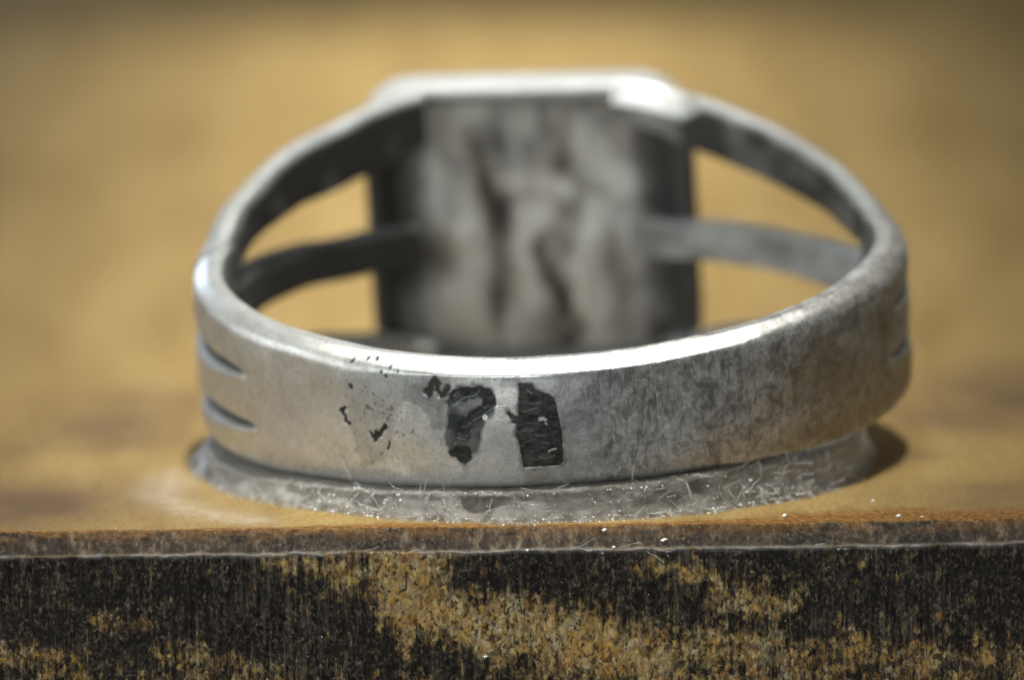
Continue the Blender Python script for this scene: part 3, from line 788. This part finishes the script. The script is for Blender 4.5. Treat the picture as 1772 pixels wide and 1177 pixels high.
# ------------------------------------------------------------------ glue bead under the ring
WM = ring.matrix_world.copy()
def build_glue():
    n = 900
    foot = [(-180, 8.2), (-150, 8.4), (-120, 9.0), (-100, 10.6), (-85, 11.2), (-60, 11.6), (-35, 11.75), (0, 11.66), (30, 11.35), (55, 10.9), (75, 10.1), (90, 9.9), (105, 9.5), (130, 8.6), (180, 8.2)]
    phi = np.linspace(-180, 180, n + 1)[:-1]
    rf = np.interp(phi, *zip(*foot))
    k = np.ones(25) / 25
    rf = np.convolve(np.concatenate([rf[-12:], rf, rf[:12]]), k, 'valid')
    V = []; foota = []; lita = []
    P = np.radians(phi)
    prof = [(-.16, -.05, 1), (-.12, .0, 1), (-.02, .04, .95), (.09, .12, .7), (.19, .24, .35), (.27, .38, .1), (.33, .52, 0), (.38, .66, 0), (.40, .76, 0), (.38, .86, .05), (.40, .93, .2), (.46, .98, .3), (.58, 1.0, .2), (.8, 1.0, .1), (1.2, .99, 0), (2.2, .98, 0), (4.5, .95, 0), (7.0, .95, 0)]
    for a, r_, ph in zip(P, rf, phi):
        # top follows the lower edge of the ring
        lx, ly = 10.7 * math.sin(a), -10.7 * math.cos(a)
        c = max(-1, min(1, abs(ph) / 90.0))
        w = WM @ Vector((lx, ly, -float(HB(a))))
        top = w.z - 0.012
        lift = 0.0
        if ph > 25: lift = min(.62, (ph - 25) * 0.0125)
        if ph < -40: lift = min(.9, (-ph - 40) * 0.009)
        top = max(.5, min(top - lift, 1.25 if ph > 0 else 1.05))
        jit = (vnoise(np.array([r_ * a]), np.array([0.]), 1.2, 91)[0] - .5)
        for ins, h, f in prof:
            wob = jit * .28 * (1 - min(1, h * 1.3)) + (vnoise(np.array([r_ * a]), np.array([h * 2]), 1.6, 92)[0] - .5) * .16 + (vnoise(np.array([r_ * a]), np.array([h * 3]), 5, 93)[0] - .5) * .06
            rr = max(.2, r_ - ins * (1.0 if ins < 1 else 1) + wob)
            V.append((rr * math.sin(a), -rr * math.cos(a), h * top + (.06 * (vnoise(np.array([r_ * a]), np.array([h * 3]), 2.5, 94)[0] - .5) if h > 0 else 0))); foota.append(f); lita.append(float(sstep(8, 48, abs(ph - 3))))
    m = len(prof)
    F = [tuple(f[::-1]) for f in grid_faces(n, m).tolist()]
    F += [((n - 1) * m + j, (n - 1) * m + j + 1, j + 1, j) for j in range(m - 1)]
    F.append([i * m + m - 1 for i in range(n)])
    o = mesh_obj('glue_bead', V, F, GLUE, attrs={'foot': foota, 'side_lit': lita}, smooth=True)
    bm = bmesh.new(); bm.from_mesh(o.data); bmesh.ops.recalc_face_normals(bm, faces=bm.faces); bm.to_mesh(o.data); bm.free()
    o['label'] = 'grey dust-covered bead of clear glue between the silver ring and the wooden block'
    o['category'] = 'glue'
    return np.array(V).reshape(n, m, 3)
GV = build_glue()

# ------------------------------------------------------------------ lint and dust
def tube(pts, r, V, F):
    base = len(V)
    for i, p in enumerate(pts):
        d = (pts[min(i + 1, len(pts) - 1)] - pts[max(i - 1, 0)]).normalized()
        s = d.orthogonal().normalized(); t = d.cross(s)
        rr = r * (0.45 if i in (0, len(pts) - 1) else 1)
        for k in range(4):
            a = k * math.pi / 2
            V.append(tuple(p + s * (rr * math.cos(a)) + t * (rr * math.sin(a))))
    for i in range(len(pts) - 1):
        for k in range(4):
            F.append((base + i * 4 + k, base + i * 4 + (k + 1) % 4, base + i * 4 + 4 + (k + 1) % 4, base + i * 4 + 4 + k))
def fibre(p, d, L, r, V, F, curl=.5):
    pts = [p.copy()]; d = d.normalized()
    st = L / 7
    for i in range(7):
        d = (d + Vector((random.gauss(0, curl), random.gauss(0, curl), random.gauss(0, curl))) * .45).normalized()
        pts.append(pts[-1] + d * st)
    tube(pts, r, V, F)
def speck(p, r, V, F):
    base = len(V)
    q = [Vector(v) for v in ((1, 0, 0), (-1, 0, 0), (0, 1, 0), (0, -1, 0), (0, 0, 1), (0, 0, -1))]
    for v in q: V.append(tuple(p + Vector((v.x * r * random.uniform(.6, 1.4), v.y * r * random.uniform(.6, 1.3), v.z * r * random.uniform(.5, 1.1)))))
    for a in (0, 1):
        for b in (2, 3):
            for c in (4, 5): F.append((base + a, base + b, base + c))
V, F = [], []
n_phi = GV.shape[0]
def gpt(ph, j):
    i = int((ph + 180) / 360 * n_phi) % n_phi
    return Vector(GV[i, j])
clusters = [(-42, 7), (-35, 10), (-28, 14), (-22, 10), (-12, 6), (0, 5), (10, 6), (20, 10), (27, 16), (34, 18), (41, 16), (47, 10), (53, 9)]
for c, k in clusters:
    for _ in range(int(k * 1.5)):
        ph = random.gauss(c, 3.6); a = RAD(ph)
        p = gpt(ph, random.choice((3, 4, 5, 6, 8, 10, 12)))
        out = Vector((math.sin(a), -math.cos(a), 0))
        tang = Vector((math.cos(a), math.sin(a), 0))
        d = out * random.uniform(.1, .6) + tang * random.gauss(0, .9) + Vector((0, 0, random.gauss(.25, .7)))
        fibre(p + out * .02, d, random.uniform(.18, .75), random.uniform(.006, .015), V, F)
for _ in range(14):                                # lint along the arris of the block
    x = random.uniform(-13, 13)
    fibre(Vector((x, EY - BEV_Y - .02, -BEV_Z + random.uniform(-.05, .08))), Vector((1, -.1, random.gauss(0, .2))), random.uniform(.2, .8), random.uniform(.005, .009), V, F, .25)
for _ in range(10):                                # a few on the lower edge of the band
    th = RAD(random.uniform(-45, 30)); p = WM @ Vector(surf(th * R, -1.75, .03))
    fibre(p, Vector((random.gauss(0, 1), -.3, random.gauss(.3, .6))), random.uniform(.2, .5), .006, V, F)
o = mesh_obj('lint_fibres', V, F, LINT, smooth=True)
o['kind'] = 'stuff'; o['label'] = 'fine pale lint fibres clinging to the glue under the ring'; o['category'] = 'lint'
V, F = [], []
for _ in range(420):
    ph = random.gauss(5, 32); a = RAD(ph)
    out = Vector((math.sin(a), -math.cos(a), 0))
    speck(gpt(ph, random.choice((1, 2, 3, 3, 4, 6, 9, 11, 12))) + out * .01, random.choice((.012, .018, .02, .028, .04)), V, F)
for c in (-36, -26, 24, 31, 37, 44):               # tufts
    for _ in range(10):
        ph = random.gauss(c, 1.2); a = RAD(ph)
        speck(gpt(ph, random.choice((2, 3, 5, 7))) + Vector((math.sin(a), -math.cos(a), 0)) * .02, random.uniform(.02, .055), V, F)
for _ in range(90):                                # on the block
    speck(Vector((random.uniform(-15, 15), EY - random.uniform(-.9, .55), 0)), .012, V, F)
for _ in range(60):
    x = random.uniform(-15, 15); z = -random.uniform(.6, 4.5)
    speck(Vector((x, EY - BEV_Y - .03, z)), random.choice((.012, .018, .022)), V, F)
for x, y, z, r_ in ((3.05, EY - .42, -.40, .10), (1.35, EY - .2, -.12, .075), (-2.15, EY - BEV_Y - .04, -3.72, .085), (6.6, EY + .9, .02, .07), (9.9, EY + .55, .03, .075), (10.6, EY + .5, .02, .05), (9.3, EY + 3.0, .02, .06), (1.6, EY - .55, -.56, .06), (-.9, EY - .62, -.6, .05)):
    speck(Vector((x, y, z)), r_, V, F); speck(Vector((x + r_ * .4, y - .01, z + r_ * .3)), r_ * .8, V, F)
o = mesh_obj('dust_specks', V, F, DUST, smooth=False)
o['kind'] = 'stuff'; o['label'] = 'white dust specks on the glue and the block edge'; o['category'] = 'dust'
